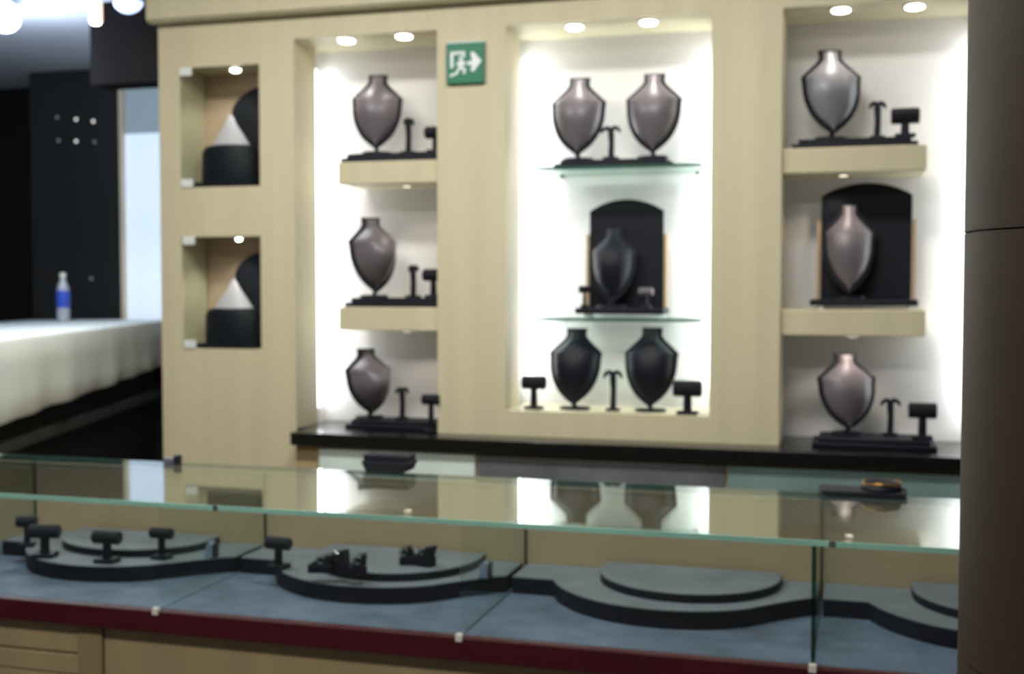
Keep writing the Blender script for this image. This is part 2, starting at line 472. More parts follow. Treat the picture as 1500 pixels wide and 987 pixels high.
wood_shelf(-1.997, LN[1], S1B, S1T, 'thick pale wood shelf beside the exit sign, upper of its niche')
wood_shelf(-1.997, LN[1], S2B, S2T, 'thick pale wood shelf beside the exit sign niche post, lower of its niche')
wood_shelf(RN[0], 0.218, S1B, S1T, 'thick pale wood shelf beside the brown column, upper of its niche')
wood_shelf(RN[0], 0.222, S2B, S2T, 'thick pale wood shelf beside the brown column, under the arched board')


def glass_shelf(x0, x1, z, label):
    t = thing('glass_shelf', label, 'shelf', ((x0 + x1) / 2, 0.02, z - 0.012), 0, 'glass shelves')
    hw = (x1 - x0) / 2
    bm = bmesh.new(); bm_box(bm, -hw + 0.001, hw - 0.001, 0.003, BK - 0.02, 0, 0.012); obj('pane', bm, PANE, t)
    bm = bmesh.new(); bm_box(bm, -hw, hw, 0, 0.003, 0, 0.012); obj('front_edge', bm, EDGED, t)
    for s in (-1, 1):
        bm = bmesh.new(); bm_box(bm, s * hw * 0.85 - 0.008, s * hw * 0.85 + 0.008, BK - 0.05, BK - 0.02, -0.008, 0.0); obj('bracket', bm, CHROME, t)
    return t


G1, G2 = 1.992, 1.424
glass_shelf(-1.190, -0.556, G1, 'clear green-edged glass shelf under the pair of busts, upper of two')
glass_shelf(-1.182, -0.553, G2, 'clear green-edged glass shelf under the arched black board, lower of two')



def puck(px, zb, label, power, tx):
    y = 0.10
    t = thing('puck_light', label, 'light', (onY(px, 300, y).x, y, zb - 0.0005), 0, 'puck lights under the wood shelves')
    bm = bmesh.new(); bm_lathe(bm, [(0.022, 0), (0.022, -0.004), (0.018, -0.006)], 20); obj('rim', bm, CHROME, t, True)
    bm = bmesh.new(); bm_lathe(bm, [(0.017, -0.004), (0.014, -0.007), (0.002, -0.008)], 20); obj('lens', bm, mat('puck_lens', (255, 245, 230), 0.4, emit=(255, 236, 214), es=3), t, True)
    spot('puck_beam', (0, 0, -0.012), (tx, 0.12, -0.5), power, 100, (1, 0.86, 0.74), t, 0.012, 0.5)


puck(596, S1B, 'puck light under the upper wood shelf beside the exit sign', 0.9, 0.05)
puck(596, S2B, 'puck light under the lower wood shelf of the exit sign niche', 0.9, 0.05)
puck(1235, S1B, 'puck light under the upper wood shelf beside the brown column', 1.5, -0.12)
puck(1250, S2B, 'puck light under the lower wood shelf beside the brown column', 1.5, -0.05)

# black ledge with a low glazed cabinet under it
bm = bmesh.new(); bm_box(bm, -2.13, WR, -0.15, -0.002, 0.922, LEDGE)
bm_box(bm, LN[0] + 0.002, LN[1] - 0.002, -0.002, BK - 0.002, 0.922, LEDGE)
bm_box(bm, RN[0] + 0.002, RN[1] - 0.002, -0.002, BK - 0.002, 0.922, LEDGE)
tag(obj('ledge', bm, BLACKST, bevel=0.003), 'long black polished ledge running below the display niches', 'ledge')
cb = thing('low_cabinet', 'low cabinet with tinted glass doors beneath the black ledge', 'cabinet', (-0.6, -0.09, 0))


def part_box(name, x0, x1, y0, y1, z0, z1, m, parent, bevel=0):
    o = Vector(parent.location); bm = bmesh.new()
    bm_box(bm, x0 - o.x, x1 - o.x, y0 - o.y, y1 - o.y, z0 - o.z, z1 - o.z)
    return obj(name, bm, m, parent, bevel=bevel)


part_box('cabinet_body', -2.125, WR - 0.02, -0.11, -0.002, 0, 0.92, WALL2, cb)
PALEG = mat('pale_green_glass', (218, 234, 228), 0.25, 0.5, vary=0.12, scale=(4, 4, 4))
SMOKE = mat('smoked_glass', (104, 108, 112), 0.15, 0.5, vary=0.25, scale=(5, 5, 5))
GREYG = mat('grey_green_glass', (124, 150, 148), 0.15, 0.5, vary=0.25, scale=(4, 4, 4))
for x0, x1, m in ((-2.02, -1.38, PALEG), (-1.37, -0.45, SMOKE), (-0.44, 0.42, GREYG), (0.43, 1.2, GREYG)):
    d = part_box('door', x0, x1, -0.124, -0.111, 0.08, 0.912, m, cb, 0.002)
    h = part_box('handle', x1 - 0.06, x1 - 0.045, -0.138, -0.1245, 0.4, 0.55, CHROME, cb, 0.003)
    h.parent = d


# ------------------------------------------------------------------ exit sign
sg = onY(683, 94, 0)
t = thing('exit_sign', 'square green exit sign with white running man, doorway and arrow', 'sign', (sg.x, -0.001, sg.z))
hs = 0.076
bm = bmesh.new(); bm_box(bm, -hs, hs, -0.016, 0.0, -hs, hs); obj('sign_board', bm, GREEN, t, bevel=0.004)
bm = bmesh.new(); bm_box(bm, -hs * 1.0, hs * 1.0, -0.016, -0.001, hs + 0.0005, hs + 0.006); obj('top_cap', bm, mat('pale_blue_cap', (178, 205, 212), 0.4, vary=0.02), t)


def plate(name, polys):
    bm = bmesh.new()
    for pl in polys: bm_prism(bm, [(x * hs, y * hs) for x, y in pl], -0.0185, -0.0162, 'XZ')
    return obj(name, bm, WHITE, t)


plate('arrow', [[(0.16, 0.10), (0.40, 0.10), (0.30, 0.52), (0.48, 0.55), (0.88, 0.08), (0.48, -0.42), (0.30, -0.38), (0.40, -0.10), (0.16, -0.10)]])
plate('doorway', [[(-0.76, 0.60), (0.02, 0.60), (0.02, 0.46), (-0.60, 0.46), (-0.60, -0.20), (-0.76, -0.20)], [(-0.10, 0.46), (0.02, 0.46), (0.02, 0.30), (-0.10, 0.30)]])
head = [(-0.20 + 0.10 * math.cos(a), 0.27 + 0.10 * math.sin(a)) for a in [2 * PI * k / 14 for k in range(14)]]
plate('running_man', [head,
                      [(-0.28, 0.14), (-0.10, 0.16), (0.10, -0.02), (0.06, -0.10), (-0.08, -0.02), (-0.10, -0.16), (0.06, -0.26), (0.02, -0.52), (-0.10, -0.52), (-0.08, -0.33), (-0.24, -0.26), (-0.38, -0.52), (-0.78, -0.66), (-0.80, -0.54), (-0.46, -0.42), (-0.32, -0.16), (-0.28, -0.02), (-0.40, -0.10), (-0.46, -0.02)]])

# ------------------------------------------------------------------ jewellery display pieces
# (fraction from the top, half-width, front bulge)
PROF = [(0.0, 0.385, .16), (0.05, 0.37, .22), (0.10, 0.37, .30), (0.15, 0.47, .42), (0.21, 0.65, .58), (0.27, 0.835, .74), (0.325, 1.0, .84), (0.345, 1.0, .87), (0.38, 0.98, .92),
        (0.45, 0.97, 1.0), (0.53, 0.955, .98), (0.61, 0.91, .88), (0.69, 0.835, .74), (0.77, 0.725, .57), (0.84, 0.59, .41), (0.90, 0.43, .27), (0.955, 0.235, .14), (1.0, 0.06, .05)]


def bust_lean(v): return 0.060 * (0.5 - v)


def bust_front(h, wd, dp, z0):
    """satin breast panel bulging out of the dark plate"""
    bm = bmesh.new(); rows = []; S = 16
    inset = 0.014
    for v, wf, df in PROF:
        v2 = 0.025 + v * 0.93
        z = z0 + h * (1 - v2); hw = max(0.003, wd / 2 * wf - inset)
        yo = bust_lean(v2)
        ring = []
        for k in range(S + 1):
            s_ = -1 + 2 * k / S
            ring.append(bm.verts.new((hw * s_, yo - 0.004 - dp * df * (1 - abs(s_) ** 2.2) ** 0.75, z)))
        for k in range(S - 1, 0, -1):
            ring.append(bm.verts.new((hw * (-1 + 2 * k / S), yo - 0.0035, z)))
        rows.append(ring)
    n = len(rows[0])
    for a, b in zip(rows, rows[1:]):
        for k in range(n): bm.faces.new((a[k], a[(k + 1) % n], b[(k + 1) % n], b[k]))
    bm.faces.new(rows[0]); bm.faces.new(rows[-1])
    return bm


def bust_shade_plate(h, wd, z0):
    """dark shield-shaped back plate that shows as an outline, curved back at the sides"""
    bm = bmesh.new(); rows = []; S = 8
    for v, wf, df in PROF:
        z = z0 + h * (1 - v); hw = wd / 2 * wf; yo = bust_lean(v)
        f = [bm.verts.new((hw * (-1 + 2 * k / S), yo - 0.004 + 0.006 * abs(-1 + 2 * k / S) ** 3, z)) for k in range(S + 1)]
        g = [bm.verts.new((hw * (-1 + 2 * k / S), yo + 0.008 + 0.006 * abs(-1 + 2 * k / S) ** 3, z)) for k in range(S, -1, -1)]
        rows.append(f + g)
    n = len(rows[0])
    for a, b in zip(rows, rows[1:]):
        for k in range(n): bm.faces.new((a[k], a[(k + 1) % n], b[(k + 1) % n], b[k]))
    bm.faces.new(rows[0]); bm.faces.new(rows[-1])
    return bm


def bust(loc, h, wd, rz, label, m=None, base=True, dp=0.055, group='necklace busts'):
    t = thing('necklace_bust', label, 'bust', loc, rz, group)
    obj('breast_panel', bust_front(h, wd, dp, 0.022), m or SATIN, t, True)
    obj('dark_plate', bust_shade_plate(h, wd, 0.022), VELVET, t, True)  # added dark plate; its outline imitates edge shading on the curved form
    bm = bmesh.new(); bm_tube(bm, [(0, 0, 0.008), (0, -0.012, 0.03), (0, bust_lean(0.9), 0.022 + h * 0.12)], 0.009, 12); obj('stem', bm, BLACK, t, True)
    bm = bmesh.new()
    bm_lathe(bm, [(0.040, 0), (0.042, 0.003), (0.041, 0.009), (0.036, 0.011)], 24)
    for v in bm.verts: v.co.x *= 1.45
    obj('base', bm, BLACK, t, True)
    return t


def tbar(loc, wd, h, rz, label, group, r=None, m=None):
    r = r or wd * 0.29
    t = thing('bracelet_stand', label, 'jewellery stand', loc, rz, group)
    bm = bmesh.new(); bm_lathe(bm, [(r * 0.8, -wd / 2), (r, -wd / 2 + 0.004), (r, wd / 2 - 0.004), (r * 0.8, wd / 2)], 20, (0, 0, h - r), 'X'); obj('roll', bm, m or VELVET, t, True)
    bm = bmesh.new(); bm_lathe(bm, [(wd * 0.16, 0.01), (wd * 0.14, h - 1.5 * r)], 14); obj('post', bm, BLACK, t, True)
    bm = bmesh.new(); bm_box(bm, -wd * 0.36, wd * 0.36, -wd * 0.3, wd * 0.3, 0, 0.012); obj('base', bm, BLACK, t, bevel=0.003)
    return t


def earring(loc, h, rz, label, group='earring stands', arm=0.034):
    t = thing('earring_stand', label, 'jewellery stand', loc, rz, group)
    bm = bmesh.new(); bm_tube(bm, [(0, 0, 0.008), (0.002, 0, h * 0.5), (0, 0, h * 0.85), (-0.002, 0, h)], [0.012, 0.011, 0.013, 0.009], 12); obj('post', bm, BLACK, t, True)
    for s in (-1, 1):
        bm = bmesh.new(); bm_tube(bm, [(0, 0, h * 0.93), (s * arm * 0.4, -0.002, h * 0.99), (s * arm * 0.75, -0.004, h * 0.95), (s * arm, -0.006, h * 0.84)], [0.009, 0.009, 0.008, 0.004], 10); obj('arm', bm, BLACK, t, True)
    bm = bmesh.new(); bm_box(bm, -0.026, 0.026, -0.022, 0.022, 0, 0.010); obj('base', bm, BLACK, t, bevel=0.003)
    return t


def tray(x0, x1, y0, y1, z, h, label, steps=2):
    t = thing('display_tray', label, 'tray', ((x0 + x1) / 2, (y0 + y1) / 2, z), 0, 'black display plinths')
    hx, hy = (x1 - x0) / 2, (y1 - y0) / 2
    bm = bmesh.new(); bm_box(bm, -hx, hx, -hy, hy, 0, h * 0.5); obj('lower_step', bm, BLACK, t, bevel=0.004)
    bm = bmesh.new(); bm_box(bm, -hx + 0.022, hx - 0.022, -hy + 0.012, hy - 0.004, h * 0.5, h); obj('upper_step', bm, BLACK, t, bevel=0.004)
    return t


YB = 0.115                                     # depth of the display row inside the niches


def X_(px, py, Y=YB): return onY(px, py, Y).x


def Z_(px, py, Y=YB): return onY(px, py, Y).z


# niche beside the exit sign
def tray_row(z, px0, x1, py, h, lab):
    tray(X_(px0, py, 0.05), x1, 0.04, 0.20, z, h, lab)
    return z + h + 0.0005


zt = tray_row(S1T + 0.0005, 500, LN[1] - 0.003, 230, 0.036, 'black stepped plinth on the upper wood shelf beside the exit sign')
bust((X_(552, 200), YB, zt), Z_(552, 108) - zt - 0.022, 0.205, 0.22, 'dark grey necklace bust on the wood shelf level with the exit sign')
earring((X_(598, 200), YB, zt), 0.135, 0.9, 'slim black earring stand beside the top bust in the exit sign niche', arm=0.022)
tbar((X_(638, 200, 0.12), 0.12, zt), 0.085, 0.105, 0, 'black bracelet stand half hidden by the niche post under the exit sign', 'bracelet stands')
zt = tray_row(S2T + 0.0005, 506, LN[1] - 0.003, 440, 0.036, 'black stepped plinth on the lower wood shelf of the exit sign niche')
bust((X_(548, 400), YB, zt), Z_(555, 318) - zt - 0.022, 0.205, 0.80, 'dark grey necklace bust turned aside on the lower wood shelf of the exit sign niche', dp=0.13)
earring((X_(605, 410), YB, zt), 0.125, 0.9, 'slim black earring stand beside the turned bust on the lower wood shelf', arm=0.022)
tbar((X_(635, 410, 0.12), 0.12, zt), 0.085, 0.115, 0, 'black bracelet stand half hidden by the niche post on the lower wood shelf', 'bracelet stands')
zt = tray_row(LEDGE + 0.0005, 506, LN[1] - 0.003, 628, 0.034, 'black stepped plinth on the black ledge in the exit sign niche')
bust((X_(541, 590), YB, zt), Z_(546, 511) - zt - 0.022, 0.195, 0.80, 'dark grey necklace bust turned aside on the ledge in the exit sign niche', dp=0.13)
earring((X_(589, 590), YB, zt), 0.125, 0.5, 'slim black earring stand on the ledge plinth in the exit sign niche', arm=0.026)
tbar((X_(634, 600, 0.02), 0.0, LEDGE + 0.0005), 0.072, 0.150, 0, 'tall black bracelet stand at the ledge edge in the exit sign niche', 'bracelet stands')

# niche with glass shelves
zt = G1 + 0.0005
tray(X_(812, 236, 0.06), X_(985, 236, 0.06), 0.05, 0.20, zt, 0.028, 'black stepped plinth on the upper glass shelf')
zt += 0.0285
bust((X_(847, 200), YB, zt), Z_(847, 112) - zt - 0.022, 0.210, 0.05, 'dark grey necklace bust on the upper glass shelf, next to the exit sign post')
bust((X_(957, 200), YB, zt), Z_(957, 106) - zt - 0.022, 0.210, 0.05, 'dark grey necklace bust on the upper glass shelf, farther from the exit sign')
earring((X_(897, 215), 0.09, zt), 0.120, -0.2, 'black earring stand between the two busts on the upper glass shelf', arm=0.040)

zt = CB + 0.0005
bust((X_(842, 590), YB, zt), Z_(842, 481) - zt - 0.022, 0.205, 0.0, 'black necklace bust under the glass shelves, next to the exit sign post', BLACK)
bust((X_(953, 590), YB, zt), Z_(953, 480) - zt - 0.022, 0.205, 0.0, 'black necklace bust under the glass shelves, farther from the exit sign', BLACK)
earring((X_(899, 595), 0.10, zt), 0.150, 0.1, 'black earring stand between the two black busts below the glass shelves', arm=0.036)
tbar((X_(782, 595, 0.08), 0.08, zt), 0.094, 0.130, 0, 'black bracelet stand on the sill beside the black busts, next to the exit sign post', 'bracelet stands')
tbar((X_(1007, 600, 0.06), 0.06, zt), 0.106, 0.126, 0, 'black bracelet stand on the sill beside the black busts, farther from the exit sign', 'bracelet stands')


def arched_board(xc, y, z, wd, h, label, rise=0.045):
    t = thing('arched_board', label, 'display board', (xc, y, z))
    hw = wd / 2; b0 = 0.035
    arc = [(hw * math.cos(a) / math.cos(0.0), 0) for a in (0,)]
    R = (hw * hw + rise * rise) / (2 * rise); a0 = math.asin(hw / R)
    top = [(R * math.sin(a), h - R + R * math.cos(a)) for a in [a0 - 2 * a0 * k / 20 for k in range(21)]]
    bm = bmesh.new(); bm_prism(bm, [(-hw, b0), (hw, b0)] + top, 0.0, 0.018, 'XZ'); obj('arched_back', bm, BLACK, t, bevel=0.003)
    for s in (-1, 1):
        bm = bmesh.new(); bm_box(bm, s * (hw + 0.008) - 0.006, s * (hw + 0.008) + 0.006, 0.002, 0.016, b0, h - rise - 0.09); obj('side_strip', bm, TAN, t, bevel=0.002)
    bm = bmesh.new(); bm_box(bm, -hw - 0.035, hw + 0.02, -0.105, 0.03, 0.012, b0); obj('base_platform', bm, BLACK, t, bevel=0.004)
    for s in (-1, 1):
        for yy in (-0.085, 0.012):
            bm = bmesh.new(); bm_lathe(bm, [(0.011, 0), (0.013, 0.004), (0.012, 0.012)], 14, (s * (hw - 0.005), yy, 0)); obj('foot', bm, WHITE, t, True)
    return t, z + b0


t, zt = arched_board(X_(917, 400, 0.22), 0.22, G2 + 0.0005, 0.290, Z_(917, 292, 0.22) - G2, 'black arched display board on the lower glass shelf')
bust((X_(897, 400, 0.165), 0.165, zt + 0.0005), 0.29, 0.185, 0.1, 'black necklace bust in front of the arched board on the glass shelf', BLACK)
tbar((X_(856, 440, 0.135), 0.135, zt + 0.0005), 0.045, 0.085, 0.3, 'small black stand at the foot of the arched board on the glass shelf', 'small stands at the arched boards', r=0.014)
tbar((X_(946, 440, 0.135), 0.135, zt + 0.0005), 0.055, 0.078, -0.1, 'small grey-topped stand right under the black bust by the arched board', 'small stands at the arched boards', r=0.016, m=SATIN)['label'] = 'small grey-topped stand on the base of the arched board, between bust and sill light'

# niche beside the brown column
zt = S1T + 0.0005
tray(X_(1160, 205, 0.06), X_(1345, 205, 0.06), 0.04, 0.20, zt, 0.034, 'black stepped plinth on the upper wood shelf beside the brown column')
zt += 0.0345
bust((X_(1218, 190), YB, zt), Z_(1218, 71) - zt - 0.022, 0.215, 0.28, 'glossy grey necklace bust on the upper wood shelf beside the brown column', mat('glossy_grey_satin', (122, 124, 130), 0.38, 0.5, vary=0.05))
earring((X_(1285, 185), YB, zt), 0.128, 0.1, 'black earring stand on the upper wood shelf beside the brown column', arm=0.028)
tbar((X_(1326, 190, 0.1), 0.1, zt), 0.098, 0.104, 0, 'black bracelet stand on the upper wood shelf beside the brown column', 'bracelet stands')
t, zt = arched_board(X_(1268, 400, 0.22), 0.22, S2T + 0.0005, 0.320, Z_(1268, 268, 0.22) - S2T, 'dark arched display board on the wood shelf beside the brown column')
bust((X_(1243, 400, 0.165), 0.165, zt + 0.0005), Z_(1243, 297, 0.12) - zt - 0.022, 0.19, 0.08, 'grey necklace bust in front of the dark arched board beside the brown column')
zt = LEDGE + 0.0005
tray(X_(1190, 645, 0.06), X_(1372, 645, 0.06), -0.01, 0.19, zt, 0.034, 'black stepped plinth on the ledge beside the brown column')
zt += 0.0345
bust((X_(1241, 620), YB, zt), Z_(1241, 518) - zt - 0.022, 0.215, 0.35, 'dark grey necklace bust on the ledge beside the brown column')
earring((X_(1304, 620), YB, zt), 0.130, 0.1, 'black earring stand on the ledge beside the brown column', arm=0.034)
tbar((X_(1351, 640, 0.05), 0.05, zt), 0.096, 0.128, 0, 'black bracelet stand on the ledge beside the brown column', 'bracelet stands')


# ------------------------------------------------------------------ the two small glazed niches
def glazed_niche(S, up):
    x0, x1, z0, z1 = S
    which = 'upper' if up else 'lower'
    # brown lining
    struct(box('wall_niche_backing', x0 - 0.002, x1 + 0.002, TH + 0.001, TH + 0.015, z0, z1, LINER))
    g = bpy.data.objects.new('window_1' if up else 'window_2', None); COL.objects.link(g); g.location = ((x0 + x1) / 2, 0.0, z0)
    struct(g)
    part_box('pane', x0 + 0.004, x1 - 0.004, 0.004, 0.010, z0 + 0.003, z1 - 0.003, glass('clear_pane', (244, 248, 246), 0.5), g)
    cl_ = [(x0 + 0.022, z0 + 0.018)] + ([(x0 + 0.022, z1 - 0.016)])
    for cx, cz in cl_:
        part_box('clip', cx - 0.018, cx + 0.036, -0.006, 0.0035, cz - 0.017, cz + 0.016, mat('steel_clip', (225, 230, 226), 0.4, 0.5, vary=0.03), g, 0.002)
    # dark arched panel at the right, drum and pale cone
    xb = x1 - 0.225
    h = z1 - z0
    t = thing('arched_screen', 'dark rounded backing screen inside the %s small glazed niche' % which, 'screen', ((xb + x1) / 2, 0.17, z0 + 0.0005))
    bm = bmesh.new()
    hw = (x1 - xb) / 2 - 0.003
    pts = [(-hw, 0.0), (hw, 0.0), (hw, h * 0.90)] + [(hw - 2 * hw * math.sin(a), h * (0.64 + 0.26 * math.cos(a))) for a in [PI / 2 * k / 12 for k in range(1, 13)]]
    bm_prism(bm, pts, 0, 0.02, 'XZ'); obj('board', bm, VELVET, t, bevel=0.002)
    t = thing('cone_display', 'pale satin cone on a dark drum in the %s small glazed niche' % which, 'jewellery stand', (onY(338, 200, 0.085).x if up else onY(343, 450, 0.085).x, 0.085, z0 + 0.0005))
    bm = bmesh.new(); bm_box(bm, -0.138, 0.130, -0.07, 0.078, 0, 0.020); obj('base', bm, BLACK, t, bevel=0.003)
    bm = bmesh.new(); bm_lathe(bm, [(0.128, 0.020), (0.131, 0.03), (0.128, h * 0.30), (0.114, h * 0.345), (0.090, h * 0.36)], 36)
    for v in bm.verts: v.co.y *= 0.55
    obj('drum', bm, BLACK, t, True)
    bm = bmesh.new(); bm_lathe(bm, [(0.088, h * 0.36), (0.078, h * 0.385), (0.058, h * 0.45), (0.030, h * 0.53), (0.012, h * 0.60), (0.004, h * 0.62)], 36)
    for v in bm.verts: v.co.y *= 0.55
    obj('cone', bm, PALE, t, True)


glazed_niche(SA, True); glazed_niche(SB, False)

# ------------------------------------------------------------------ the display case
CX0, CX1 = -2.78, 1.2
YFt, YR = -1.745, -1.15
DZ = 0.725                                    # deck top
GT = 1.0
DIV = [-2.51, -1.70, -0.89, -0.087, 0.72]
case = thing('display_case', 'long glass-topped jewellery counter with maroon rail and pale wood base', 'display case', ((CX0 + CX1) / 2, (YFt + YR) / 2, 0))


def cp(name, x0, x1, y0, y1, z0, z1, m, parent=None, bevel=0):
    o = Vector(case.location); bm = bmesh.new()
    bm_box(bm, x0 - o.x, x1 - o.x, y0 - o.y, y1 - o.y, z0 - o.z, z1 - o.z)
    return obj(name, bm, m, parent or case, bevel=bevel)


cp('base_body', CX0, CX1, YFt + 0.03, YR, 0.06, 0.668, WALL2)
cp('plinth', CX0, CX1, YFt + 0.09, YR - 0.02, 0.0, 0.06, DARKW)
cp('front_rail', CX0, CX1, YFt - 0.008, YFt + 0.02, 0.668, DZ - 0.001, RAIL, None, 0.003)
cp('under_deck', CX0, CX1, YFt + 0.02, YR, 0.668, DZ - 0.012, DARKW)
cp('back_panel', CX0, CX1, YR - 0.018, YR, DZ - 0.012, GT - 0.014, BACKP)
tp = cp('glass_top', CX0, CX1, YFt + 0.003, YR + 0.02, GT - 0.010, GT, GLASS)
cp('glass_top_edge', CX0, CX1, YFt, YFt + 0.0028, GT - 0.0115, GT + 0.0005, EDGE, tp)
tr_ = cp('glass_top_rear_edge', CX0, CX1, YR + 0.0202, YR + 0.0225, GT - 0.010, GT, EDGED, tp)
xs = [CX0] + DIV + [CX1]
for a, b in zip(xs, xs[1:]):
    fr = cp('front_glass', a + 0.0015, b - 0.0015, YFt + 0.004, YFt + 0.010, DZ, GT - 0.0116, GLASS)
    cp('deck_pad', a + 0.002, b - 0.002, YFt + 0.021, YR - 0.02, DZ - 0.0118, DZ, PADTOP, None, 0.002)
for x in DIV:
    d = cp('glass_divider', x - 0.003, x + 0.003, YFt + 0.014, YR - 0.02, DZ + 0.0005, GT - 0.0116, glass('divider_glass', (248, 252, 250), 0.3))
    EG = glass('divider_edge_glass', (140, 178, 160), 0.9)
    if x == -0.087: cp('divider_edge', x - 0.005, x + 0.005, YFt + 0.0105, YFt + 0.0138, DZ + 0.0005, GT - 0.012, EG, d)
    cp('divider_rear_edge', x - 0.0035, x + 0.0035, YR - 0.0199, YR - 0.0182, DZ + 0.0005, GT - 0.012, EG, d)
    cp('clip', x - 0.0085, x + 0.0085, YFt - 0.012, YFt + 0.003, DZ - 0.010, DZ + 0.008, mat('white_clip', (245, 240, 230), 0.35, 0.6, vary=0.01), d, 0.002)
cp('end_glass', CX0 + 0.001, CX0 + 0.007, YFt + 0.012, YR - 0.02, DZ + 0.0005, GT - 0.0116, GLASS)
for x in (-1.53, -0.05):
    cp('top_clip', x - 0.007, x + 0.007, YFt - 0.004, YFt + 0.003, GT - 0.012, GT + 0.003, CHROME, tp, 0.002)
# base front: post and grooved boards at the left
cp('post', -1.945, -1.873, YFt + 0.012, YFt + 0.0295, 0.06, 0.6675, mat('post_veneer', (158, 138, 100), 0.5, 0.3, vary=0.08, scale=(10, 10, 1)))
zz = 0.6675
for k in range(7):
    cp('board', CX0 + 0.005, -1.948, YFt + 0.016, YFt + 0.0295, zz - 0.052 if k else 0.588, zz, WALL2, None, 0.003)
    zz = (zz - 0.055) if k else 0.583
cp('front_panel', -1.870, CX1 - 0.01, YFt + 0.02, YFt + 0.0295, 0.10, 0.6675, WALL2, None, 0.002)

# lobed platforms with a raised half-round tier, one per bay
LOBES = [(-2.505, -1.705, -2.085, -2.075), (-1.695, -0.895, -1.265, -1.235), (-0.885, -0.092, -0.455, -0.42), (-0.082, 0.715, 0.345, 0.37)]
BAY = ['bay with four bracelet rolls', 'bay with jumbled ring holders', 'empty bay', 'case bay beside the brown column']
TIERF = [-1.44, -1.49, -1.475, -1.475]
PLZ = 0.770
for (x0, x1, cx, tx), nm, tf in zip(LOBES, BAY, TIERF):
    t = thing('display_platform', 'grey lobed platform with raised round tier, in the %s' % nm, 'platform', (cx, YR - 0.2, DZ + 0.0005), 0, 'lobed platforms')
    R = 0.335; cy = -1.215; ys = -1.335
    a_ = math.asin((cy - ys) / R)
    arc = [(cx + R * math.cos(a), cy + R * math.sin(a)) for a in [PI + a_ + (PI - 2 * a_) * k / 40 for k in range(41)]]
    p0 = Vector(arc[31]); tg = (Vector(arc[32]) - p0).normalized()
    p1 = p0 + tg * ((ys - p0.y) / tg.y) if tg.y > 1e-4 else p0
    p1.x = min(p1.x, x1 - 0.03)
    p2 = Vector((min(p1.x + 0.10, x1 - 0.006), ys))
    arc = arc[:31] + [tuple(p0 * (1 - u) ** 2 + p1 * 2 * u * (1 - u) + p2 * u * u) for u in [k / 12 for k in range(13)]]
    pts = [(x0 + 0.004, YR - 0.022), (x0 + 0.004, ys)] + arc + [(x1 - 0.004, ys), (x1 - 0.004, YR - 0.022)]
    lo = Vector(t.location)
    loc_pts = [(a - lo.x, b - lo.y) for a, b in pts]
    bm = bmesh.new(); bm_prism(bm, loc_pts, 0, PLZ - DZ - 0.003); obj('lobed_body', bm, BLACK, t)
    bm = bmesh.new(); bm_prism(bm, [(a, b) for a, b in loc_pts], PLZ - DZ - 0.003, PLZ - DZ); obj('lobed_top', bm, PLATTOP, t)
    r2 = 0.235
    arc = [(tx + r2 * math.cos(a) - lo.x, -1.25 + (-1.25 - tf) * -math.sin(a) * -1 * -1 - lo.y) for a in [PI + PI * k / 36 for k in range(37)]]
    arc = [(tx + r2 * math.cos(a) - lo.x, -1.25 + (-1.25 - tf) * math.sin(a) - lo.y) for a in [PI + PI * k / 36 for k in range(37)]]
    pts = arc + [(tx + r2 - lo.x, -1.19 - lo.y), (tx - r2 - lo.x, -1.19 - lo.y)]
    bm = bmesh.new(); bm_prism(bm, pts, PLZ - DZ + 0.0003, PLZ - DZ + 0.020); ti = obj('tier', bm, BLACK, t)
    bm = bmesh.new(); bm_prism(bm, pts, PLZ - DZ + 0.020, PLZ - DZ + 0.023); obj('tier_top', bm, PLATTOP, ti)


def at(px, py, z): return onZ(px, py, z)


PZ = PLZ + 0.001


def case_roll(px, py, wd, h, rz, lab):
    q = at(px, py, PZ); tbar((q.x, q.y, PZ), wd * 1.12, h * 1.24, rz, lab, 'bracelet rolls in the glass case', r=wd * 0.26)


case_roll(66, 815, 0.078, 0.075, 0.25, 'black bracelet roll on the four-roll platform, in front of a smaller roll')
case_roll(157, 823, 0.074, 0.072, 0.05, 'black bracelet roll standing on the front curve of the four-roll platform')
case_roll(237, 818, 0.062, 0.072, 0.0, 'narrow black bracelet roll on the four-roll platform, next to the ring clip')
q = at(40, 800, PZ); tbar((q.x, q.y, PZ), 0.06, 0.092, 0.4, 'smaller black bracelet roll behind a bigger one on the four-roll platform', 'bracelet rolls in the glass case')
case_roll(408, 832, 0.068, 0.070, -0.1, 'black bracelet roll on the corner of the platform with jumbled ring holders')


def ring_clip(px, py, z, label):
    q = at(px, py, z)
    t = thing('ring_clip', label, 'ring holder', (q.x, q.y, z), 0.0, 'ring clips in the glass case')
    bm = bmesh.new(); bm_prism(bm, [(-0.014, 0), (0.014, 0), (0.012, 0.034), (0.004, 0.046), (-0.006, 0.036)], -0.012, 0.012, 'XZ'); obj('wedge', bm, mat('blue_grey_wedge', (140, 150, 172), 0.45, vary=0.05), t, bevel=0.002)
    bm = bmesh.new(); bm_box(bm, 0.0145, 0.021, -0.013, 0.013, 0, 0.042); obj('dark_plate', bm, VELVET, t, bevel=0.001)


ring_clip(308, 815, PZ, 'small grey ring clip standing at the end of the four-roll platform')
ring_clip(709, 846, PZ, 'small grey ring clip at the end of the platform with jumbled ring holders')


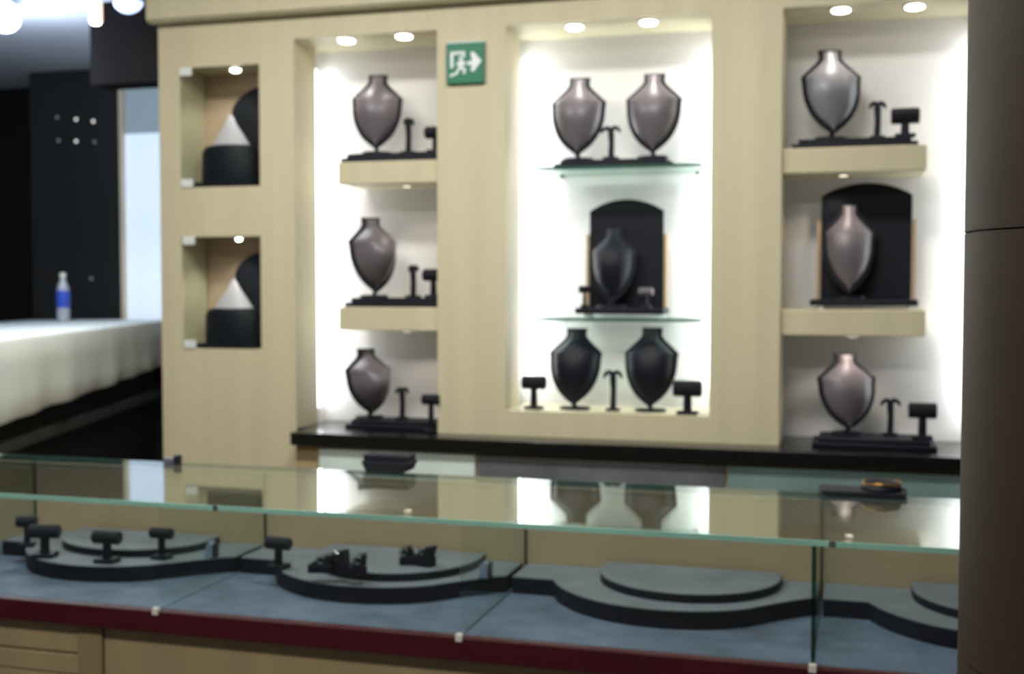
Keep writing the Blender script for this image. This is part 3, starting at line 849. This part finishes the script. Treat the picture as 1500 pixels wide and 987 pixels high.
def ring_block(px, py, z, sx, h, tilt, rz, label):
    sx *= 1.3; h *= 1.25; tilt *= 1.3
    """slotted ring holder: block with a tilted pad"""
    q = at(px, py, z)
    t = thing('ring_holder', label, 'ring holder', (q.x, q.y, z), rz, 'ring holders in the glass case')
    bm = bmesh.new(); bm_box(bm, -sx / 2, sx / 2, -0.016, 0.016, 0, h * 0.45); obj('block', bm, BLACK, t, bevel=0.003)
    bm = bmesh.new(); bm_prism(bm, [(-sx * 0.45, h * 0.45), (sx * 0.45, h * 0.45), (sx * 0.35 + tilt, h), (-sx * 0.15 + tilt, h * 0.92)], -0.014, 0.014, 'XZ'); obj('tilted_pad', bm, VELVET, t, bevel=0.003)
    bm = bmesh.new(); bm_tube(bm, [(tilt * 0.6 - 0.008 + 0.010 * math.cos(a), -0.016, h * 0.75 + 0.010 * math.sin(a)) for a in [2 * PI * k / 16 for k in range(15)]], 0.0022, 8); obj('ring', bm, CHROME, t, True)


TZ = PLZ + 0.0245
ring_block(470, 838, TZ, 0.050, 0.040, 0.014, 0.2, 'black ring holder leaning on the platform beside the bracelet roll')
ring_block(500, 838, TZ, 0.036, 0.050, 0.0, -0.2, 'upright black ring holder between two others on the round tier')
ring_block(524, 842, TZ, 0.036, 0.046, 0.006, 0.5, 'black ring holder turned aside near the middle of the round tier')
ring_block(598, 826, TZ, 0.036, 0.040, -0.006, 0.3, 'low black ring holder on the rear half of the round tier')
ring_block(622, 828, TZ, 0.044, 0.046, 0.012, -0.3, 'black ring holder with a tilted pad next to the low one on the tier')

# pieces on the rear edge of the glass top
ZG = GT + 0.001
q = at(567, 690, ZG)
t = thing('jewellery_tray', 'black jewellery tray lying on the glass top below the exit sign niche', 'tray', (q.x, q.y + 0.02, ZG))
bm = bmesh.new(); bm_prism(bm, [(-0.062, 0), (0.062, 0), (0.076, 0.03), (-0.076, 0.03)], -0.04, 0.04, 'XZ'); obj('tray_body', bm, VELVET, t, bevel=0.003)
bm = bmesh.new(); bm_box(bm, -0.070, 0.070, -0.036, 0.036, 0.03, 0.050); obj('pad', bm, BLACK, t, bevel=0.004)
q = at(1268, 726, ZG)
t = thing('jewellery_tray', 'black jewellery tray with a gold chain on the glass top near the brown column', 'tray', (q.x, q.y + 0.03, ZG))
bm = bmesh.new(); bm_prism(bm, [(-0.10, 0), (0.09, 0), (0.105, 0.012), (-0.12, 0.012)], -0.05, 0.05, 'XZ'); obj('tray_body', bm, VELVET, t, bevel=0.002)
bm = bmesh.new(); bm_lathe(bm, [(0.05, 0.012), (0.052, 0.02), (0.045, 0.034), (0.02, 0.04)], 24, (0.04, 0, 0)); obj('pad', bm, BLACK, t, True)
bm = bmesh.new(); bm_tube(bm, [(0.04 + 0.047 * math.cos(a), 0.047 * math.sin(a), 0.031 + 0.003 * math.sin(3 * a)) for a in [2 * PI * k / 30 for k in range(29)]], 0.0022, 8); obj('chain', bm, mat('gold', (212, 160, 70), 0.25, 0.5, metal=1.0, vary=0.05), t, True)
q = Vector((onY(251, 672, YR - 0.005).x, YR - 0.005, ZG))
t = thing('edge_clip', 'small black clip on the rear edge of the glass top near the white counter', 'clip', (q.x, q.y, ZG))
bm = bmesh.new(); bm_box(bm, -0.022, 0.014, -0.012, 0.012, 0, 0.016); obj('clip_body', bm, mat('grey_clip', (92, 92, 104), 0.4, vary=0.05), t, bevel=0.002)
bm = bmesh.new(); bm_lathe(bm, [(0.012, 0), (0.013, 0.004), (0.013, 0.024), (0.008, 0.027)], 16, (0.022, 0, 0)); obj('knob', bm, BLACK, t, True)

# ------------------------------------------------------------------ round brown column in front
cr = 0.27
cxy = (0.155 + cr * 1.02 - 0.03, -2.33)
t = thing('round_column', 'round dark brown laminate column with horizontal joints at the counter end', 'column', (cxy[0] + 0.03, cxy[1], 0))
zs = [0.0, 0.955, 1.632, 2.31, ZC]
for a, b in zip(zs, zs[1:]):
    bm = bmesh.new(); bm_lathe(bm, [(cr, a + 0.0015), (cr, b - 0.0015)], 96); obj('cladding_panel', bm, COLM, t, True)
bm = bmesh.new(); bm_lathe(bm, [(cr - 0.012, 0.0), (cr - 0.012, ZC - 0.001)], 48); obj('core', bm, DARK2, t, True)
